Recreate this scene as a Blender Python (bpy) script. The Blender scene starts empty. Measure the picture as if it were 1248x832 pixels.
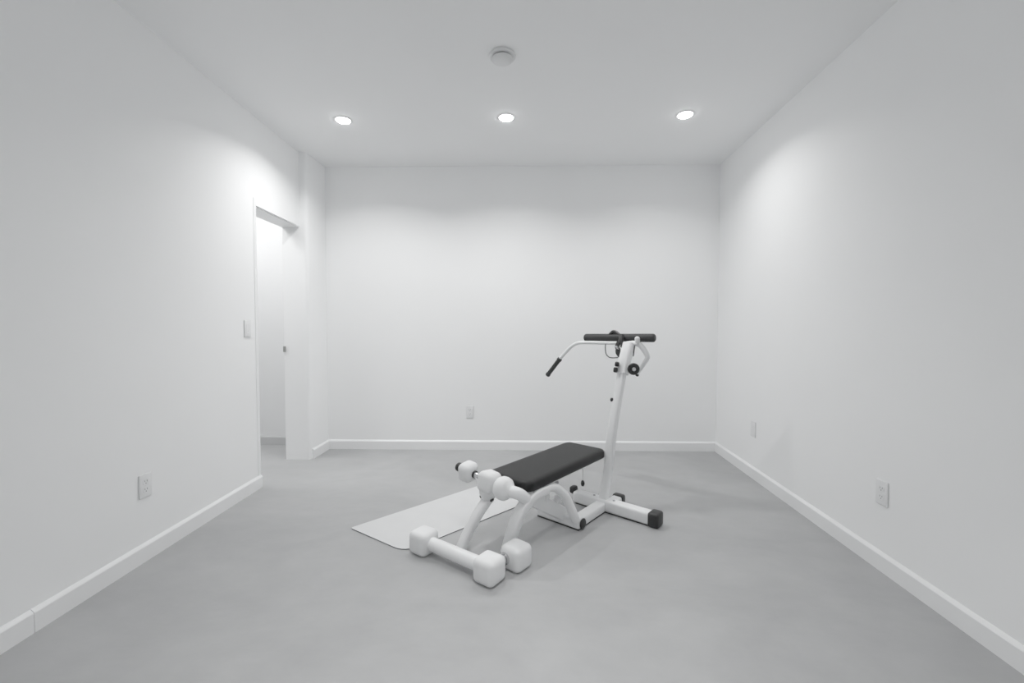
import bpy, bmesh, math, random
from mathutils import Vector, Matrix
random.seed(4)
COL = bpy.context.scene.collection
PI = math.pi

# ------------------------------------------------------------------ materials
def mat(name, color, rough=0.5, metal=0.0, var=0.0, vscale=6.0, bump=0.0, bscale=80.0, spec=0.5, emit=0.0):
    m = bpy.data.materials.new(name); m.use_nodes = True
    nt = m.node_tree; n = nt.nodes; l = nt.links
    b = n['Principled BSDF']
    b.inputs['Base Color'].default_value = (*color, 1)
    b.inputs['Roughness'].default_value = rough
    b.inputs['Metallic'].default_value = metal
    b.inputs['Specular IOR Level'].default_value = spec
    tc = n.new('ShaderNodeTexCoord')
    if var:
        nz = n.new('ShaderNodeTexNoise'); nz.inputs['Scale'].default_value = vscale; nz.inputs['Detail'].default_value = 5
        l.new(tc.outputs['Object'], nz.inputs['Vector'])
        cr = n.new('ShaderNodeValToRGB')
        cr.color_ramp.elements[0].position = 0.3; cr.color_ramp.elements[1].position = 0.7
        cr.color_ramp.elements[0].color = (*[max(0, c * (1 - var)) for c in color], 1)
        cr.color_ramp.elements[1].color = (*[min(1, c * (1 + var)) for c in color], 1)
        l.new(nz.outputs['Fac'], cr.inputs['Fac']); l.new(cr.outputs['Color'], b.inputs['Base Color'])
    if bump:
        nb = n.new('ShaderNodeTexNoise'); nb.inputs['Scale'].default_value = bscale; nb.inputs['Detail'].default_value = 3
        l.new(tc.outputs['Object'], nb.inputs['Vector'])
        bp = n.new('ShaderNodeBump'); bp.inputs['Strength'].default_value = bump; bp.inputs['Distance'].default_value = 0.002
        l.new(nb.outputs['Fac'], bp.inputs['Height']); l.new(bp.outputs['Normal'], b.inputs['Normal'])
    if emit:
        b.inputs['Emission Color'].default_value = (1, 1, 1, 1); b.inputs['Emission Strength'].default_value = emit
    return m

def floor_mat():
    m = bpy.data.materials.new('polished_concrete'); m.use_nodes = True
    nt = m.node_tree; n = nt.nodes; l = nt.links; b = n['Principled BSDF']
    tc = n.new('ShaderNodeTexCoord')
    mp = n.new('ShaderNodeMapping'); mp.inputs['Rotation'].default_value = (0, 0, 0.5); mp.inputs['Scale'].default_value = (1, 1.5, 1)
    l.new(tc.outputs['Object'], mp.inputs['Vector'])
    a = n.new('ShaderNodeTexNoise'); a.inputs['Scale'].default_value = 1.3; a.inputs['Detail'].default_value = 6; a.inputs['Roughness'].default_value = .55; a.inputs['Distortion'].default_value = .7
    c = n.new('ShaderNodeTexNoise'); c.inputs['Scale'].default_value = 5.5; c.inputs['Detail'].default_value = 7; c.inputs['Roughness'].default_value = .6
    l.new(mp.outputs['Vector'], a.inputs['Vector']); l.new(mp.outputs['Vector'], c.inputs['Vector'])
    mx = n.new('ShaderNodeMix'); mx.data_type = 'FLOAT'; mx.inputs['Factor'].default_value = .38
    l.new(a.outputs['Fac'], mx.inputs['A']); l.new(c.outputs['Fac'], mx.inputs['B'])
    cr = n.new('ShaderNodeValToRGB')
    cr.color_ramp.elements[0].position = .34; cr.color_ramp.elements[1].position = .66
    k = FLOOR_ALB
    cr.color_ramp.elements[0].color = (k * .86, k * .87, k * .883, 1)
    cr.color_ramp.elements[1].color = (k * 1.08, k * 1.09, k * 1.10, 1)
    l.new(mx.outputs['Result'], cr.inputs['Fac']); l.new(cr.outputs['Color'], b.inputs['Base Color'])
    rr = n.new('ShaderNodeMapRange'); rr.inputs['To Min'].default_value = .42; rr.inputs['To Max'].default_value = .56
    l.new(c.outputs['Fac'], rr.inputs['Value']); l.new(rr.outputs['Result'], b.inputs['Roughness'])
    b.inputs['Specular IOR Level'].default_value = .4
    return m

FLOOR_ALB = 0.375
M = {}
M['wall'] = mat('painted_wall', (.90, .905, .908), .75, bump=.06, bscale=220, var=.006, vscale=2)
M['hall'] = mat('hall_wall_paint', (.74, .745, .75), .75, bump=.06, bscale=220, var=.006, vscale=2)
M['ceiling'] = mat('ceiling_paint', (.875, .88, .885), .85, var=.006, vscale=2)
M['trim'] = mat('trim_paint', (.86, .865, .87), .42, var=.005, vscale=8)
M['shaded_trim'] = mat('shaded_trim_paint', (.50, .505, .51), .5, var=.005, vscale=8)  # shade on the hall baseboard put into a darker grey colour
M['floor'] = floor_mat()
M['frame'] = mat('white_powder_coat', (.82, .825, .83), .38, var=.012, vscale=25)
M['weight'] = mat('white_rubber_coating', (.77, .775, .78), .6, var=.015, vscale=30, bump=.12, bscale=400)
M['pad'] = mat('black_vinyl', (.0055, .0056, .0058), .46, var=.08, vscale=12, bump=.25, bscale=500, spec=.2)
M['foam'] = mat('black_foam', (.011, .012, .0125), .6, var=.12, vscale=60, bump=.3, bscale=350)
M['rubber'] = mat('black_rubber', (.0035, .0035, .0037), .5, var=.1, vscale=50)
M['plastic'] = mat('black_plastic', (.003, .003, .0032), .4, var=.1, vscale=50)
M['chrome'] = mat('chrome', (.62, .62, .63), .18, 1.0, var=.05, vscale=60)
M['steel'] = mat('grey_steel', (.30, .30, .31), .4, .6, var=.08, vscale=60)
M['mat'] = mat('pale_grey_foam', (.61, .615, .62), .8, var=.015, vscale=10, bump=.15, bscale=300)
M['mat_edge'] = mat('dark_mat_edge', (.16, .165, .17), .8, var=.05, vscale=40)
M['plate'] = mat('white_plastic', (.80, .805, .81), .35, var=.008, vscale=40)
M['slot'] = mat('slot_dark', (.10, .10, .10), .6, var=.1, vscale=90)
M['brass'] = mat('satin_nickel', (.38, .385, .37), .35, .7, var=.05, vscale=60)
M['lens'] = mat('light_lens', (.9, .9, .9), .5, emit=34.0, var=.005)
M['detector'] = mat('detector_plastic', (.72, .725, .73), .5, var=.008, vscale=40)

# ------------------------------------------------------------------ helpers
def link(name, bm, material, parent=None, smooth=True, angle=35, loc=None):
    me = bpy.data.meshes.new(name)
    bmesh.ops.recalc_face_normals(bm, faces=bm.faces[:])
    bm.to_mesh(me); bm.free()
    mats = material if isinstance(material, (list, tuple)) else [material]
    for m in mats: me.materials.append(m)
    if smooth:
        for p in me.polygons: p.use_smooth = True
        me.set_sharp_from_angle(angle=math.radians(angle))
    o = bpy.data.objects.new(name, me); COL.objects.link(o)
    if loc is not None: o.location = loc
    if parent is not None: o.parent = parent
    return o

def empty(name, loc, rz=0.0):
    o = bpy.data.objects.new(name, None); COL.objects.link(o)
    o.empty_display_size = .1
    o.location = loc; o.rotation_euler = (0, 0, rz)
    return o

def tag(o, label, cat, group=None):
    o['label'] = label; o['category'] = cat
    if group: o['group'] = group
    return o

def struct(o):
    o['kind'] = 'structure'; return o

def copy_tree(o, parent=None):
    c = o.copy(); COL.objects.link(c)
    if parent is not None: c.parent = parent
    for ch in list(o.children): copy_tree(ch, c)
    return c

def box(bm, x0, x1, y0, y1, z0, z1, bev=0.0, seg=2, mtx=None):
    r = bmesh.ops.create_cube(bm, size=1.0)
    vs = r['verts']
    for v in vs:
        v.co = Vector(((x0 + x1) / 2 + v.co.x * (x1 - x0), (y0 + y1) / 2 + v.co.y * (y1 - y0), (z0 + z1) / 2 + v.co.z * (z1 - z0)))
    if mtx is not None:
        for v in vs: v.co = mtx @ v.co
    if bev:
        es = list({e for v in vs for e in v.link_edges})
        bmesh.ops.bevel(bm, geom=es, offset=bev, segments=seg, profile=.5, affect='EDGES')

def prism(bm, pts, z0, z1):
    """vertical prism over a plan polygon"""
    a = [bm.verts.new((x, y, z0)) for x, y in pts]; b = [bm.verts.new((x, y, z1)) for x, y in pts]
    bm.faces.new(a[::-1]); bm.faces.new(b)
    n = len(pts)
    for i in range(n): bm.faces.new((a[i], a[(i + 1) % n], b[(i + 1) % n], b[i]))

def catmull(pts, sub=6):
    P = [Vector(p) for p in pts]
    if len(P) < 3 or sub <= 1: return P
    out = []
    Q = [P[0] * 2 - P[1]] + P + [P[-1] * 2 - P[-2]]
    for i in range(1, len(Q) - 2):
        p0, p1, p2, p3 = Q[i - 1], Q[i], Q[i + 1], Q[i + 2]
        for k in range(sub):
            t = k / sub
            out.append(.5 * ((2 * p1) + (p2 - p0) * t + (2 * p0 - 5 * p1 + 4 * p2 - p3) * t * t + (3 * p1 - p0 - 3 * p2 + p3) * t ** 3))
    out.append(P[-1]); return out

def rrect(w, h, r, seg=4):
    out = []
    for cx, cy, a0 in ((w / 2 - r, h / 2 - r, 0), (-w / 2 + r, h / 2 - r, 90), (-w / 2 + r, -h / 2 + r, 180), (w / 2 - r, -h / 2 + r, 270)):
        for k in range(seg + 1):
            a = math.radians(a0 + 90 * k / seg); out.append((cx + r * math.cos(a), cy + r * math.sin(a)))
    return out

def circ(r, n=20):
    return [(r * math.cos(2 * PI * k / n), r * math.sin(2 * PI * k / n)) for k in range(n)]

def sweep(bm, pts, prof, ref=None, sub=6, scales=None, flat_start=None, flat_end=None):
    """sweep a closed profile along a smoothed path; ref = direction of the profile's first axis;
    flat_start / flat_end = z to which the end ring is cut level"""
    P = catmull(pts, sub); n = len(P); rings = []
    side = None
    for i, p in enumerate(P):
        t = (P[min(i + 1, n - 1)] - P[max(i - 1, 0)]).normalized()
        if ref is not None: s = Vector(ref)
        elif side is None: s = Vector((0, 0, 1)) if abs(t.z) < .9 else Vector((1, 0, 0))
        else: s = side
        s = (s - t * s.dot(t)).normalized(); side = s
        u = t.cross(s)
        k = 1.0
        if scales:
            f = i / (n - 1) * (len(scales) - 1); j = min(int(f), len(scales) - 2); k = scales[j] + (scales[j + 1] - scales[j]) * (f - j)
        ring = []
        for a, b in prof:
            q = p + s * (a * k) + u * (b * k)
            if i == 0 and flat_start is not None: q = q + t * ((flat_start - q.z) / t.z)
            if i == n - 1 and flat_end is not None: q = q + t * ((flat_end - q.z) / t.z)
            ring.append(bm.verts.new(q))
        rings.append(ring)
    m = len(prof)
    for i in range(n - 1):
        for j in range(m):
            bm.faces.new((rings[i][j], rings[i][(j + 1) % m], rings[i + 1][(j + 1) % m], rings[i + 1][j]))
    bm.faces.new(rings[0][::-1]); bm.faces.new(rings[-1])

def lathe(bm, prof, origin, axis, n=28):
    """prof: list of (radius, distance along axis)"""
    ax = Vector(axis).normalized(); o = Vector(origin)
    s = Vector((0, 0, 1)) if abs(ax.z) < .9 else Vector((1, 0, 0))
    s = (s - ax * s.dot(ax)).normalized(); u = ax.cross(s)
    rings = []
    for r, d in prof:
        if r < 1e-5: rings.append([bm.verts.new(o + ax * d)])
        else: rings.append([bm.verts.new(o + ax * d + (s * math.cos(2 * PI * k / n) + u * math.sin(2 * PI * k / n)) * r) for k in range(n)])
    for a, b in zip(rings, rings[1:]):
        if len(a) == 1 and len(b) == 1: continue
        for k in range(n):
            if len(a) == 1: bm.faces.new((a[0], b[(k + 1) % n], b[k]))
            elif len(b) == 1: bm.faces.new((a[k], a[(k + 1) % n], b[0]))
            else: bm.faces.new((a[k], a[(k + 1) % n], b[(k + 1) % n], b[k]))
    if len(rings[0]) > 1: bm.faces.new(rings[0][::-1])
    if len(rings[-1]) > 1: bm.faces.new(rings[-1])

def dome(r, l, e=.35, k=6):
    """lathe profile of a cylinder of radius r and length l with rounded ends of size e*r"""
    b = e * r; out = [(0, 0)]
    for i in range(k + 1):
        a = PI / 2 * i / k; out.append((r - b + b * math.sin(a), b - b * math.cos(a)))
    for i in range(k + 1):
        a = PI / 2 * i / k; out.append((r - b + b * math.cos(a), l - b + b * math.sin(a)))
    out.append((0, l)); return out

# ------------------------------------------------------------------ room shell
H = 2.6
def xl(y): return -1.842 - .028 * (y - 2.0)          # inner face of the left wall
def xr(y): return 1.678 + .0466 * (y - 2.0)          # inner face of the right wall
def yb(x): return 3.925 + .0067 * x                  # inner face of the back wall
Y0, T = -1.3, .15
DY0, DY1, DZ = 2.955, 3.575, 1.984                   # doorway
XF = -1.822                                          # face of the far pier beside the doorway
HX, HY, HY0 = -3.7, 4.035, 1.0                       # the next room

bm = bmesh.new(); box(bm, HX - .2, 2.1, Y0 - .2, HY + .25, -.12, 0)
struct(link('floor', bm, M['floor'], smooth=False))
bm = bmesh.new(); box(bm, HX - .2, 2.1, Y0 - .2, HY + .25, H, H + .12)
struct(link('ceiling', bm, M['ceiling'], smooth=False))

bm = bmesh.new()
prism(bm, [(xl(Y0), Y0), (xl(DY0), DY0), (xl(DY0) - T, DY0), (xl(Y0) - T, Y0)], 0, H)
prism(bm, [(xl(DY0), DY0), (xl(DY1), DY1), (xl(DY1) - T, DY1), (xl(DY0) - T, DY0)], DZ, H)
rr = .028
far = [(XF, yb(XF) - .0005), (-2.036, yb(XF) - .0005), (-2.036, DY1)]
far += [(XF - rr + rr * math.sin(a), DY1 + rr - rr * math.cos(a)) for a in [PI / 2 * k / 8 for k in range(9)]]
prism(bm, far, 0, H)
struct(link('wall_left', bm, M['wall'], angle=30))
bm = bmesh.new(); prism(bm, [(-2.036, yb(-2.036)), (1.95, yb(1.95)), (1.95, yb(1.95) + .12), (-2.036, yb(-2.036) + .12)], 0, H)
struct(link('wall_back', bm, M['wall'], smooth=False))
bm = bmesh.new(); prism(bm, [(xr(Y0), Y0), (xr(Y0) + T, Y0), (xr(3.94) + T, 3.94), (xr(3.94), 3.94)], 0, H)
struct(link('wall_right', bm, M['wall'], smooth=False))
bm = bmesh.new(); box(bm, xl(Y0) - .15, xr(Y0) + .15, Y0 - .12, Y0, 0, H)
struct(link('wall_front', bm, M['wall'], smooth=False))
# next room seen through the doorway
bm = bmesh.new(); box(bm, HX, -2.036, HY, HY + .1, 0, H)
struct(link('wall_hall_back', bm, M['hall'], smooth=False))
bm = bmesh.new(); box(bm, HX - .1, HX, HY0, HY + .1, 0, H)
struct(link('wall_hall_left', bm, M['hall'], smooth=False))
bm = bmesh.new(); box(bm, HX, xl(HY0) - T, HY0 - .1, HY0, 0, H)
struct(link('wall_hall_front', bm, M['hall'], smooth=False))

# baseboards: front face and sloped top
def baseboard(name, p0, p1, nrm):
    bm = bmesh.new(); prof = [(0, 0), (.015, 0), (.015, .074), (.012, .0785), (.003, .087), (0, .088)]
    n = Vector((nrm[0], nrm[1], 0)).normalized(); rings = []
    for p in (p0, p1):
        rings.append([bm.verts.new(Vector((p[0], p[1], 0)) + n * (a + .0005) + Vector((0, 0, z))) for a, z in prof])
    m = len(prof)
    for j in range(m): bm.faces.new((rings[0][j], rings[0][(j + 1) % m], rings[1][(j + 1) % m], rings[1][j]))
    bm.faces.new(rings[0][::-1]); bm.faces.new(rings[1])
    return struct(link(name, bm, M['trim'], smooth=False))
SEAM = 1.50
baseboard('baseboard_left', (xl(SEAM + .0012), SEAM + .0012), (xl(DY0), DY0), (1, .028))
baseboard('baseboard_left', (xl(Y0), Y0), (xl(SEAM - .0012), SEAM - .0012), (1, .028))
baseboard('baseboard_left', (XF, DY1 + .03), (XF, yb(XF) - .016), (1, 0))
baseboard('baseboard_back', (XF, yb(XF)), (xr(3.93), yb(xr(3.93))), (.0067, -1))
baseboard('baseboard_right', (xr(Y0), Y0), (xr(3.92), 3.92), (-1, .0466))
baseboard('baseboard_hall', (HX, HY), (-2.037, HY), (0, -1)).data.materials[0] = M['shaded_trim']

# doorway lining and the flush casing strip
bm = bmesh.new()
box(bm, xl(DY0) - T, xl(DY0) - .002, DY0, DY0 + .006, 0, DZ - .008)
box(bm, xl(DY1) - T, xl(DY1) - .004, DY0, DY1 - .0005, DZ - .008, DZ)
d1 = struct(link('door_1', bm, M['trim'], smooth=False))
bm = bmesh.new(); box(bm, -2.040, -2.018, DY1 - .011, DY1 - .0065, .925, .975, .001, 1)
sp = link('strike_plate', bm, M['brass'], d1); sp['label'] = 'small grey metal latch plate on the jamb'
bm = bmesh.new()
prism(bm, [(xl(DY0) - .001, DY0), (xl(DY0) + .003, DY0), (xl(2.925) + .003, 2.925), (xl(2.925) - .001, 2.925)], .09, 2.03)
struct(link('trim_1', bm, M['trim'], smooth=False))

# ------------------------------------------------------------------ wall plates
def plate_frame(loc, nrm):
    """Empty whose local +Y faces into the room"""
    o = empty('x', loc, math.atan2(nrm[1], nrm[0]) - PI / 2); return o

def outlet(name, loc, nrm, label, group):
    t = plate_frame(loc, nrm); t.name = name; tag(t, label, 'outlet', group)
    bm = bmesh.new(); box(bm, -.035, .035, .0002, .0065, -.0575, .0575, .0045, 3); link('cover_plate', bm, M['plate'], t)
    for s in (1, -1):
        bm = bmesh.new()
        prof = [(x, z) for x, z in rrect(.034, .028, .010, 5)]
        a = [bm.verts.new((x, .006, z + s * .0195)) for x, z in prof]; b = [bm.verts.new((x * .96, .0078, z * .96 + s * .0195)) for x, z in prof]
        n = len(prof)
        for i in range(n): bm.faces.new((a[i], a[(i + 1) % n], b[(i + 1) % n], b[i]))
        bm.faces.new(b); bm.faces.new(a[::-1])
        r = link('receptacle', bm, M['plate'], t)
        for dx, hh in ((-.0065, .0045), (.0065, .0036)):
            bm = bmesh.new(); box(bm, dx - .0011, dx + .0011, .0074, .0081, s * .0195 + .003 - hh, s * .0195 + .003 + hh); link('slot', bm, M['slot'], r, smooth=False)
        bm = bmesh.new(); lathe(bm, [(.0024, 0), (.0024, .0007), (0, .0007)], (0, .0074, s * .0195 - .0075), (0, 1, 0), 10); link('ground_hole', bm, M['slot'], r)
    bm = bmesh.new(); lathe(bm, [(.0032, 0), (.0028, .0012), (0, .0014)], (0, .006, 0), (0, 1, 0), 12); link('screw', bm, M['plate'], t)
    return t
nl, nr_ = (1, .028), (-1, .0466)
G = 'power outlets on the walls'
outlet('wall_outlet', (xl(2.003), 2.003, .365), nl, 'white power outlet low on the left wall, nearer the camera than the doorway', G)
outlet('wall_outlet', (-.495, yb(-.495), .352), (.0067, -1), 'white power outlet low on the back wall, left of the weight bench', G)
outlet('wall_outlet', (xr(2.015), 2.015, .364), nr_, 'white power outlet on the right wall, nearer the camera of its two wall plates', G)
# blank plate at the far end of the right wall
t = plate_frame((xr(3.242), 3.242, .369), nr_); t.name = 'wall_plate'
tag(t, 'small faint white plate low at the far end of the right wall', 'wall plate')
bm = bmesh.new(); box(bm, -.035, .035, .0002, .0060, -.0575, .0575, .0045, 3); link('cover_plate', bm, M['plate'], t)
bm = bmesh.new(); box(bm, -.0165, .0165, .0055, .0072, -.033, .033, .0012, 1); link('insert', bm, M['plate'], t)
# light switch
t = plate_frame((xl(2.832), 2.832, 1.126), nl); t.name = 'light_switch'
tag(t, 'white light switch on the left wall beside the doorway', 'light switch')
bm = bmesh.new(); box(bm, -.035, .035, .0002, .0065, -.0575, .0575, .0045, 3); link('cover_plate', bm, M['plate'], t)
bm = bmesh.new(); box(bm, -.0165, .0165, .0055, .0075, -.033, .033, .001, 1); rk = link('rocker', bm, M['plate'], t)
bm = bmesh.new(); box(bm, -.003, .003, .0072, .0082, -.020, -.014, .0008, 1); link('indicator', bm, M['detector'], rk)

# ------------------------------------------------------------------ ceiling fixtures
def downlight(loc, label):
    t = empty('recessed_downlight', loc); tag(t, label, 'ceiling light', 'recessed downlights in the ceiling')
    bm = bmesh.new()
    lathe(bm, [(.045, -.0008), (.062, -.0008), (.0635, -.0018), (.061, -.0032), (.053, -.0040), (.0475, -.0042), (.046, -.0036)], (0, 0, 0), (0, 0, 1), 40)
    link('trim_ring', bm, M['plate'], t)
    bm = bmesh.new(); lathe(bm, [(.0465, -.002), (.0465, -.0065), (.042, -.0095), (.026, -.0118), (0, -.0125)], (0, 0, 0), (0, 0, 1), 40)
    link('lens', bm, M['lens'], t)
LIGHTS = [(-1.278, 3.035), (-.122, 3.028), (1.111, 3.019)]
downlight((*LIGHTS[0], H), 'glowing round recessed ceiling light nearest the left wall and doorway')
downlight((*LIGHTS[1], H), 'glowing round recessed ceiling light in the middle, beyond the smoke detector')
downlight((*LIGHTS[2], H), 'glowing round recessed ceiling light nearest the right wall')

t = empty('smoke_detector', (-.116, 2.345, H)); tag(t, 'round white smoke detector on the ceiling in front of the middle light', 'smoke detector')
bm = bmesh.new(); lathe(bm, [(0, -.0003), (.070, -.0003), (.0715, -.004), (.0715, -.010), (.069, -.0125), (.055, -.0130), (.050, -.0130)], (0, 0, 0), (0, 0, 1), 48); link('base_plate', bm, M['detector'], t)
bm = bmesh.new(); lathe(bm, [(.049, -.010), (.049, -.0215), (.0485, -.0215)], (0, 0, 0), (0, 0, 1), 48); link('vent_gap', bm, M['slot'], t)
bm = bmesh.new(); lathe(bm, [(.047, -.0180), (.054, -.0185), (.056, -.022), (.053, -.030), (.046, -.035), (.03, -.038), (0, -.039)], (0, 0, 0), (0, 0, 1), 48); link('cover', bm, M['detector'], t)

# ------------------------------------------------------------------ exercise mat
A_, B_ = Vector((-.975, 2.345, 0)), Vector((-.585, 2.092, 0))
sdir = (B_ - A_).normalized(); ldir = Vector((-sdir.y, sdir.x, 0)); ldir = Vector((.705, .709, 0)).normalized()
LM = 1.02; wv = (B_ - A_).length - .014
def mat_outline(inset=0.0):
    pts = []
    cs = [(0, 0, .02), (wv, 0, .085), (wv, LM, .055), (0, LM, .02)]
    dirs = [(1, 0), (0, 1), (-1, 0), (0, -1)]
    for i, (a, b, r) in enumerate(cs):
        din = dirs[i - 1]; dout = dirs[i]
        for k in range(7):
            f = k / 6
            p = (1 - f) ** 2 * Vector((a - din[0] * r, b - din[1] * r)) + 2 * f * (1 - f) * Vector((a, b)) + f * f * Vector((a + dout[0] * r, b + dout[1] * r))
            q = Vector((wv / 2, LM / 2)); d = p - q
            p = q + Vector((d.x * (1 - inset / (wv / 2)), d.y * (1 - inset / (LM / 2))))
            pts.append(A_ + sdir * p.x + ldir * p.y)
    return pts
bm = bmesh.new()
rings = [[bm.verts.new(p + Vector((0, 0, z))) for p in mat_outline(i)] for z, i in ((.0003, .001), (.0015, 0), (.0052, 0), (.0058, .0010))]
n = len(rings[0])
for ia, (a, b) in enumerate(zip(rings, rings[1:])):
    for i in range(n):
        f = bm.faces.new((a[i], a[(i + 1) % n], b[(i + 1) % n], b[i])); f.material_index = 1 if ia < 2 else 0
bm.faces.new(rings[0][::-1]); bm.faces.new(rings[-1])
tag(link('exercise_mat', bm, [M['mat'], M['mat_edge']], smooth=False), 'thin pale grey exercise mat with dark edge on floor under the bench', 'exercise mat')

# ------------------------------------------------------------------ weight bench
TH = math.radians(-39.0)
UX, UY, VX, VY = math.cos(TH), math.sin(TH), -math.sin(TH), math.cos(TH)
U0, V0 = -1.27, 2.05
def W(u, v, z=0): return Vector((u * UX + v * VX, u * UY + v * VY, z))
def E(u, v, z): return Vector((u - U0, v - V0, z))
bench = empty('weight_bench', W(U0, V0), TH)
tag(bench, 'white weight bench with black pad, curved legs and tall handlebar post', 'weight bench')
def part(name, bm, m, parent=None, **k): return link(name, bm, M[m], parent or bench, **k)
def ebox(bm, u0, u1, v0, v1, z0, z1, bev=0, seg=2): box(bm, u0 - U0, u1 - U0, v0 - V0, v1 - V0, z0, z1, bev, seg)

# padded seat: rounded plan, soft crowned edge
def pad_mesh(u0, u1, v0, v1, z0, z1, rc):
    bm = bmesh.new(); rings = []
    cu, cv = (u0 + u1) / 2, (v0 + v1) / 2; hh = z1 - z0
    lv = [(.006, 0), (.001, .12), (0, .35), (0, .62), (.003, .80), (.009, .92), (.019, .99), (.035, 1.0)]
    for ins, f in lv:
        pr = rrect(u1 - u0 - 2 * ins, v1 - v0 - 2 * ins, max(rc - ins, .012), 8)
        rings.append([bm.verts.new(E(cu + a, cv + b, z0 + hh * f)) for a, b in pr])
    n = len(rings[0])
    for a, b in zip(rings, rings[1:]):
        for i in range(n): bm.faces.new((a[i], a[(i + 1) % n], b[(i + 1) % n], b[i]))
    bm.faces.new(rings[0][::-1]); bm.faces.new(rings[-1]); return bm
pad = link('seat_pad', pad_mesh(-1.588, -1.287, 1.632, 2.438, .312, .364, .05), M['pad'], bench, angle=60)
pad['label'] = 'black vinyl padded seat'
link('pad_board', pad_mesh(-1.576, -1.299, 1.644, 2.426, .304, .3125, .045), M['frame'], bench, angle=40)

LEGP = rrect(.050, .046, .014)
bm = bmesh.new(); sweep(bm, [E(-1.31, 1.80, .283), E(-1.31, 1.735, .287), E(-1.31, 1.69, .281), E(-1.312, 1.642, .260), E(-1.33, 1.615, .213), E(-1.355, 1.606, .147), E(-1.38, 1.603, .073), E(-1.40, 1.60, .004)], rrect(.060, .048, .013), ref=(1, 0, 0), sub=6, flat_end=0)
part('leg', bm, 'frame')
bm = bmesh.new(); sweep(bm, [E(-1.50, 1.578, .262), E(-1.507, 1.555, .240), E(-1.522, 1.51, .185), E(-1.55, 1.478, .106), E(-1.565, 1.45, .041), E(-1.572, 1.437, .002)], LEGP, ref=(1, 0, 0), sub=6, flat_end=0)
part('leg', bm, 'frame')
bm = bmesh.new(); sweep(bm, [E(-1.31, 1.735, .284), E(-1.31, 1.79, .287), E(-1.308, 1.85, .282), E(-1.304, 1.908, .256), E(-1.293, 1.962, .203), E(-1.28, 1.992, .143), E(-1.268, 2.012, .09), E(-1.263, 2.03, .05)], rrect(.050, .048, .022), ref=(1, 0, 0), sub=6)
part('rear_leg', bm, 'frame')

# floor frame: short front crossbar, spine, wide rear crossbar, rear foot
bm = bmesh.new(); ebox(bm, -1.535, -1.236, 2.018, 2.082, .006, .066, .012, 3)
fc = part('front_crossbar', bm, 'frame')
bm = bmesh.new(); lathe(bm, dome(.030, .014, .3), E(-1.236, 2.049, .036), (1, 0, 0), 20); part('end_cap', bm, 'rubber', fc)
bm = bmesh.new(); ebox(bm, -1.53, -1.24, 2.020, 2.080, .0003, .0065, .002, 1); part('rubber_strip', bm, 'rubber', fc)
bm = bmesh.new(); ebox(bm, -1.306, -1.238, 2.075, 2.335, .006, .062, .012, 3)
sb = part('spine_tube', bm, 'frame')
bm = bmesh.new(); ebox(bm, -1.302, -1.242, 2.08, 2.33, .0003, .0065, .002, 1); part('rubber_strip', bm, 'rubber', sb)
bm = bmesh.new(); ebox(bm, -1.475, -.955, 2.325, 2.398, .006, .076, .014, 3)
rc = part('rear_crossbar', bm, 'frame')
bm = bmesh.new(); ebox(bm, -.972, -.908, 2.318, 2.405, .0003, .083, .013, 3); part('end_cap', bm, 'rubber', rc)
bm = bmesh.new(); ebox(bm, -1.508, -1.468, 2.335, 2.390, .052, .099, .014, 3); part('end_cap', bm, 'rubber', rc)
bm = bmesh.new(); ebox(bm, -1.455, -.975, 2.328, 2.394, .0003, .0065, .002, 1); part('rubber_strip', bm, 'rubber', rc)
for uu in (-1.335, -1.20):
    bm = bmesh.new(); lathe(bm, dome(.008, .006, .5, 3), E(uu, 2.362, .074), (0, 0, 1), 12); part('bolt', bm, 'steel', rc)
bm = bmesh.new(); ebox(bm, -1.262, -1.198, 2.39, 2.475, .006, .066, .012, 3)
rf = part('rear_foot', bm, 'frame')
bm = bmesh.new(); ebox(bm, -1.266, -1.192, 2.462, 2.512, .0003, .074, .014, 3); part('end_cap', bm, 'rubber', rf)

# brace from the arch down to the front crossbar, with two knobs
bm = bmesh.new(); sweep(bm, [E(-1.36, 1.70, .265), E(-1.36, 1.87, .165), E(-1.36, 2.035, .062)], rrect(.05, .075, .008, 2), ref=(1, 0, 0), sub=1)
br = part('brace_tube', bm, 'frame')
bm = bmesh.new(); lathe(bm, [(0, 0), (.017, 0), (.019, .012), (.017, .034), (.011, .052), (.005, .060), (0, .061)], E(-1.345, 1.852, .200), (.12, .1, 1), 20); part('adjustment_knob', bm, 'frame', br)
bm = bmesh.new(); lathe(bm, [(0, 0), (.018, 0), (.021, .012), (.023, .044), (.021, .054), (.014, .058), (0, .059)], E(-1.36, 1.965, .130), (.2, .35, .9), 20); part('adjustment_knob', bm, 'frame', br)
# pad rails and their bolts
bm = bmesh.new(); ebox(bm, -1.48, -1.40, 1.66, 2.40, .276, .3045, .006, 2); rail = part('pad_rail', bm, 'frame')
bm = bmesh.new(); ebox(bm, -1.41, -1.295, 1.70, 1.80, .290, .3045, .004, 2); part('pad_bracket', bm, 'frame')
for vv, zz in ((1.888, .297), (1.902, .293), (1.69, .30)):
    bm = bmesh.new(); lathe(bm, dome(.0085, .010, .4, 3), E(-1.306, vv, zz), (1, 0, 0), 12); part('bolt', bm, 'steel')
bm = bmesh.new(); ebox(bm, -1.46, -1.42, 1.560, 1.680, .284, .330, .005, 2); part('pad_bracket', bm, 'frame')
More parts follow.
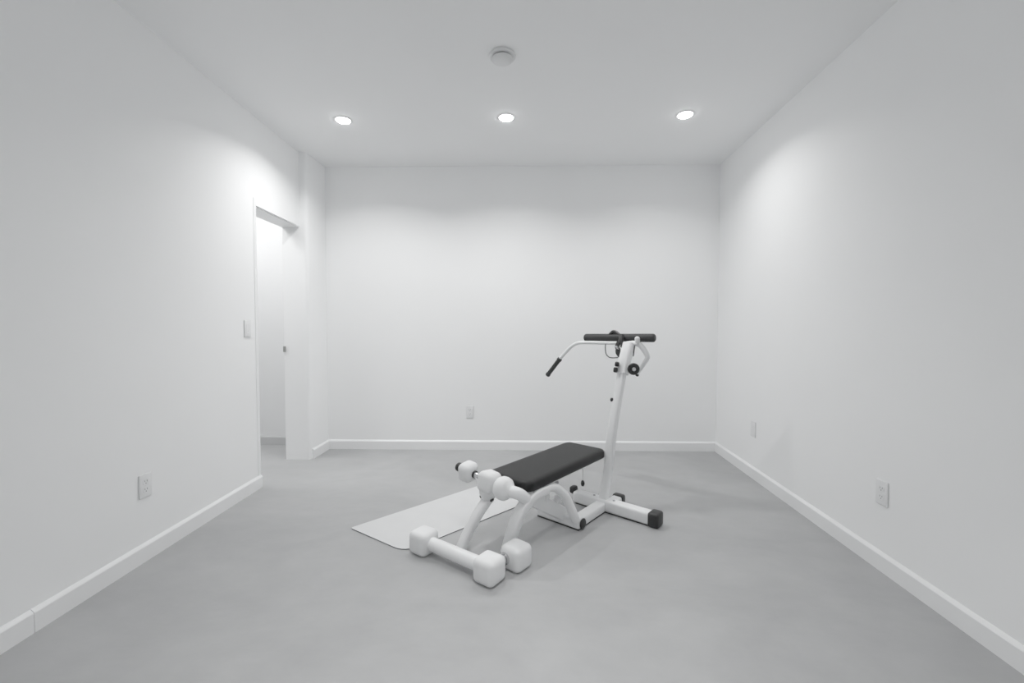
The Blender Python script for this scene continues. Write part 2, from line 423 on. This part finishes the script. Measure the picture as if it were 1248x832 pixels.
# pull pin under the rear of the pad
bm = bmesh.new(); lathe(bm, [(.0035, 0), (.0035, .17)], E(-1.44, 2.395, .125), (0, 0, 1), 10); pp = part('pull_pin', bm, 'frame')
bm = bmesh.new(); lathe(bm, [(0, -.024), (.008, -.020), (.013, -.006), (.011, .008), (.005, .018), (0, .020)], E(-1.44, 2.395, .120), (0, 0, 1), 14); part('knob', bm, 'plastic', pp)

# front roller assembly: cross tube, three white blocks, hub over the left leg
def zt(u): return .366 - .115 * (u + 1.64)
AX = Vector((1, 0, -.115)).normalized(); VR = 1.562
bm = bmesh.new(); p0 = E(-1.700, VR, zt(-1.700)); lathe(bm, [(0, 0), (.013, 0), (.013, .28), (.028, .285), (.0295, .34), (0, .34)], p0, AX, 24)
sweep(bm, [E(-1.42, VR, zt(-1.42)), E(-1.37, VR, zt(-1.37)), E(-1.335, VR + .006, zt(-1.335)), E(-1.316, VR + .034, .316), E(-1.312, VR + .078, .282)], circ(.0295, 24), sub=6)
ct = part('cross_tube', bm, 'frame')
def block(u, s, l, rx, bev, parent):
    bm = bmesh.new()
    rot = Matrix.Translation(E(u, VR, zt(u))) @ Matrix.Rotation(math.atan(.115), 4, 'Y') @ Matrix.Rotation(math.radians(rx), 4, 'X')
    box(bm, -l / 2, l / 2, -s / 2, s / 2, -s / 2, s / 2, bev, 6, rot)
    return link('roller', bm, M['weight'], parent, angle=50)
block(-1.642, .098, .088, 8, .030, bench)
r2 = block(-1.488, .104, .100, -6, .030, bench)
bm = bmesh.new(); lathe(bm, [(0, -.036), (.034, -.036), (.048, -.030), (.056, -.014), (.0585, .004), (.056, .020), (.048, .032), (.036, .042), (.031, .052), (0, .052)], E(-1.392, VR, zt(-1.392)), AX, 32)
link('roller', bm, M['weight'], bench, angle=50)
bm = bmesh.new(); lathe(bm, dome(.024, .026, .4, 4), E(-1.727, VR, zt(-1.727)), AX, 20); part('end_cap', bm, 'rubber', ct)
bm = bmesh.new(); lathe(bm, [(.0165, 0), (.0165, .035)], E(-1.597, VR, zt(-1.597)), AX, 20); part('collar', bm, 'chrome', ct)
bm = bmesh.new(); lathe(bm, [(.020, 0), (.020, .010)], E(-1.597, VR, zt(-1.597)), AX, 20); part('rubber_ring', bm, 'rubber', ct)
bm = bmesh.new(); lathe(bm, [(0, 0), (.026, 0), (.040, .016), (.046, .038), (.046, .085), (0, .085)], E(-1.497, VR, .254), (0, 0, 1), 28)
hub = link('leg_hub', bm, M['weight'], bench, angle=50)
for k, zz in ((-118, .274), (-9, .266), (-22, .263)):
    a = math.radians(k)
    bm = bmesh.new(); lathe(bm, dome(.0075, .008, .5, 3), E(-1.497 + .036 * math.cos(a), VR + .036 * math.sin(a), zz), (math.cos(a), math.sin(a), -.4), 12); part('bolt', bm, 'plastic', hub)

# upright post
bm = bmesh.new(); sweep(bm, [E(-1.27, 2.362, .070), E(-1.27, 2.392, .16), E(-1.27, 2.425, .27), E(-1.27, 2.468, .475), E(-1.27, 2.532, .66), E(-1.27, 2.61, .86), E(-1.27, 2.70, 1.015)], rrect(.056, .046, .014), ref=(1, 0, 0), sub=5)
post = part('upright_post', bm, 'frame')
bm = bmesh.new(); sweep(bm, [E(-1.268, 2.600, .83), E(-1.268, 2.645, .935), E(-1.268, 2.695, 1.022)], rrect(.072, .064, .016), ref=(1, 0, 0), sub=4)
head = part('post_sleeve', bm, 'frame')
bm = bmesh.new(); lathe(bm, dome(.0125, .020, .45, 4), E(-1.289, 2.520, .666), (-1, -.35, 0), 16); part('knob', bm, 'plastic', post)
for uu, vv, zz, r in ((-1.281, 2.580, .892, .0165), (-1.286, 2.570, .855, .0175)):
    bm = bmesh.new(); lathe(bm, dome(r, .028, .5, 5), E(uu, vv, zz), (-.9, -.45, .1), 18); part('knob', bm, 'plastic', head)
# wheel on the right of the sleeve
bm = bmesh.new(); c0 = E(-1.190, 2.60, .866); ax = Vector((.55, -.83, 0))
lathe(bm, [(.015, -.004), (.026, -.012), (.036, -.010), (.039, 0), (.036, .012), (.026, .016), (.015, .010)], c0, ax, 32); wh = part('pulley_wheel', bm, 'plastic', head)
bm = bmesh.new(); lathe(bm, [(0, -.014), (.016, -.014), (.016, .012), (.012, .017), (0, .018)], c0, ax, 24); part('wheel_hub', bm, 'chrome', wh)
bm = bmesh.new(); lathe(bm, [(.010, 0), (.010, .07)], E(-1.265, 2.622, .866), (.93, -.26, 0), 14); part('axle', bm, 'frame', wh)

# padded crossbar on top and bull-horn handlebar
bm = bmesh.new(); lathe(bm, dome(.0285, .535, .55, 6), E(-1.645, 2.752, 1.059), (1, 0, .012), 28)
pb = part('padded_bar', bm, 'foam'); pb['label'] = 'black foam padded bar'
VH = 2.722
lp = [E(-1.852, VH, .886), E(-1.818, VH, .922), E(-1.783, VH, .955), E(-1.735, VH, .996), E(-1.68, VH, 1.020), E(-1.60, VH, 1.025), E(-1.45, VH, 1.025), E(-1.33, VH, 1.026), E(-1.24, VH, 1.028)]
bm = bmesh.new(); sweep(bm, lp, circ(.0125, 16), sub=6); hb = part('handlebar', bm, 'frame')
bm = bmesh.new(); gdir = (E(-1.958, VH, .762) - E(-1.845, VH, .893)).normalized()
lathe(bm, [(0, -.012), (.0145, -.012), (.0195, -.004), (.0195, .010), (.0165, .014), (.0165, .150), (.019, .156), (.019, .170), (.015, .176), (0, .176)], E(-1.848, VH, .890), gdir, 20); part('hand_grip', bm, 'foam', hb)
rp = [E(-1.295, VH, 1.024), E(-1.24, VH, 1.028), E(-1.205, VH, 1.018), E(-1.172, VH, .984), E(-1.150, VH, .940), E(-1.172, VH, .895), E(-1.205, VH, .845), E(-1.222, VH, .815)]
bm = bmesh.new(); sweep(bm, rp, circ(.0175, 18), sub=6, scales=[1, 1, 1, 1.05, .95, .8, .62, .5]); rh = part('handlebar_arm', bm, 'frame')
bm = bmesh.new(); lathe(bm, dome(.0115, .018, .5, 4), E(-1.216, VH, .824), Vector((-.45, 0, -.9)), 14); part('end_cap', bm, 'rubber', rh)
bm = bmesh.new(); lathe(bm, dome(.017, .044, .9, 6), E(-1.212, VH - .016, 1.032), (0, -.25, 1), 20); part('white_knob', bm, 'frame', rh)
# black clamp, saddle above the bar and cables
bm = bmesh.new()
sweep(bm, [E(-1.345, 2.713, 1.082), E(-1.340, 2.700, 1.055), E(-1.345, 2.690, 1.028)], rrect(.034, .024, .009, 3), ref=(1, 0, 0), sub=4)
sweep(bm, [E(-1.352, 2.690, 1.035), E(-1.360, 2.680, 1.003), E(-1.345, 2.670, .982)], rrect(.030, .022, .008, 3), ref=(1, 0, 0), sub=4)
sweep(bm, [E(-1.325, 2.690, 1.035), E(-1.322, 2.680, 1.000)], rrect(.026, .022, .008, 3), ref=(1, 0, 0), sub=4)
sweep(bm, [E(-1.352, 2.675, .985), E(-1.345, 2.668, .962), E(-1.332, 2.660, .936)], rrect(.034, .022, .009, 3), ref=(1, 0, 0), sub=4, scales=[1, 1.05, .55])
for v in bm.verts: v.co.x += .013
cl = part('clamp', bm, 'plastic')
bm = bmesh.new(); lathe(bm, dome(.0075, .034, .5, 3), E(-1.353, 2.672, 1.008), (.6, -.1, -.6), 12); part('clamp_pin', bm, 'chrome', cl)
bm = bmesh.new(); sweep(bm, [E(-1.438, 2.752, 1.080), E(-1.408, 2.752, 1.104), E(-1.370, 2.752, 1.080)], rrect(.036, .024, .008, 3), ref=(0, 1, 0), sub=5); part('saddle_bracket', bm, 'plastic')
bm = bmesh.new(); sweep(bm, [E(-1.452, 2.715, 1.025), E(-1.453, 2.712, .990), E(-1.443, 2.705, .950), E(-1.415, 2.695, .928), E(-1.38, 2.685, .925), E(-1.335, 2.665, .930)], circ(.0036, 8), sub=6); part('cable', bm, 'plastic')
bm = bmesh.new(); sweep(bm, [E(-1.225, 2.695, 1.018), E(-1.229, 2.690, .980), E(-1.234, 2.69, .942)], circ(.0036, 8), sub=4); part('cable', bm, 'plastic')

# ------------------------------------------------------------------ dumbbell and single weight
def head_bm(cx, cy, s, bev=.028):
    bm = bmesh.new(); box(bm, cx - s / 2, cx + s / 2, cy - s / 2, cy + s / 2, 0, s * .96, bev, 5); return bm
Lc, Rc = W(-1.7195, 1.3255), W(-1.2965, 1.360)
ctr = (Lc + Rc) / 2; dv = Rc - Lc; half = dv.length / 2
db = empty('dumbbell', ctr, math.atan2(dv.y, dv.x))
tag(db, 'white dumbbell with blocky rounded heads lying on floor before the bench', 'dumbbell')
S = .118
link('weight_head', head_bm(-half, 0, S), M['weight'], db, angle=50)
link('weight_head', head_bm(half, 0, S), M['weight'], db, angle=50)
bm = bmesh.new(); lathe(bm, [(0, 0), (.030, 0), (.033, .006), (.033, 2 * half - .106), (.030, 2 * half - .1), (0, 2 * half - .1)], (-half + .05, 0, S * .48), (1, 0, 0), 28); link('handle', bm, M['frame'], db)

wt = empty('hex_weight', W(-1.2755, 1.524), TH)
tag(wt, 'single white blocky weight with a chrome collar at foot of the front right leg', 'weight')
link('weight_head', head_bm(0, 0, S), M['weight'], wt, angle=50)
bm = bmesh.new(); lathe(bm, [(0, 0), (.022, 0), (.027, .004), (.027, .016), (.023, .018), (.023, .026), (.028, .028), (.028, .050), (0, .05)], (-.020, -.099, S * .50), (0, 1, 0), 24)
cb = link('collar', bm, M['chrome'], wt); cb['label'] = 'chrome collar'

# ------------------------------------------------------------------ lights
def area(loc, power, size, name='downlight_or_fill_lamp', rot=(0, 0, 0), shape='DISK'):
    d = bpy.data.lights.new(name, 'AREA'); d.shape = shape; d.size = size; d.energy = power; d.color = (1, .995, .985)
    o = bpy.data.objects.new(name, d); COL.objects.link(o); o.location = loc; o.rotation_euler = rot; return o
P1, P2, PH = 6.75, 5.5, 19.5
for (x, y), k in zip(LIGHTS, (1.22, 1.12, .76)):
    o = area((x, y, H - .0135), P1 * k, .088); o.data.spread = math.radians(140)
o = area((0, .95, H - .0135), P2, .12); o.data.spread = math.radians(80)  # unseen lamp without fixture, added to brighten the floor centre
o = area((0, -.5, H - .0135), 5.0, .12)  # unseen fill lamp added behind the camera
o = area((-2.72, 3.15, H - .0135), PH, .8)
w = bpy.data.worlds.new('World'); bpy.context.scene.world = w; w.use_nodes = True
w.node_tree.nodes['Background'].inputs[0].default_value = (.8, .8, .8, 1); w.node_tree.nodes['Background'].inputs[1].default_value = .02

# ------------------------------------------------------------------ camera
cd = bpy.data.cameras.new('Camera'); cam = bpy.data.objects.new('Camera', cd); COL.objects.link(cam)
cd.sensor_width = 36; cd.sensor_fit = 'HORIZONTAL'; cd.lens = 520 / 1248 * 36; cd.clip_start = .02
cam.location = (0, 0, 1.1337)
cam.rotation_euler = (PI / 2 - .0327, -.0005, .0269)
sc = bpy.context.scene; sc.camera = cam
sc.view_settings.view_transform = 'Standard'; sc.view_settings.look = 'None'
sc.view_settings.exposure = 0; sc.view_settings.gamma = 1.3
sc.cycles.max_bounces = 16; sc.cycles.diffuse_bounces = 12
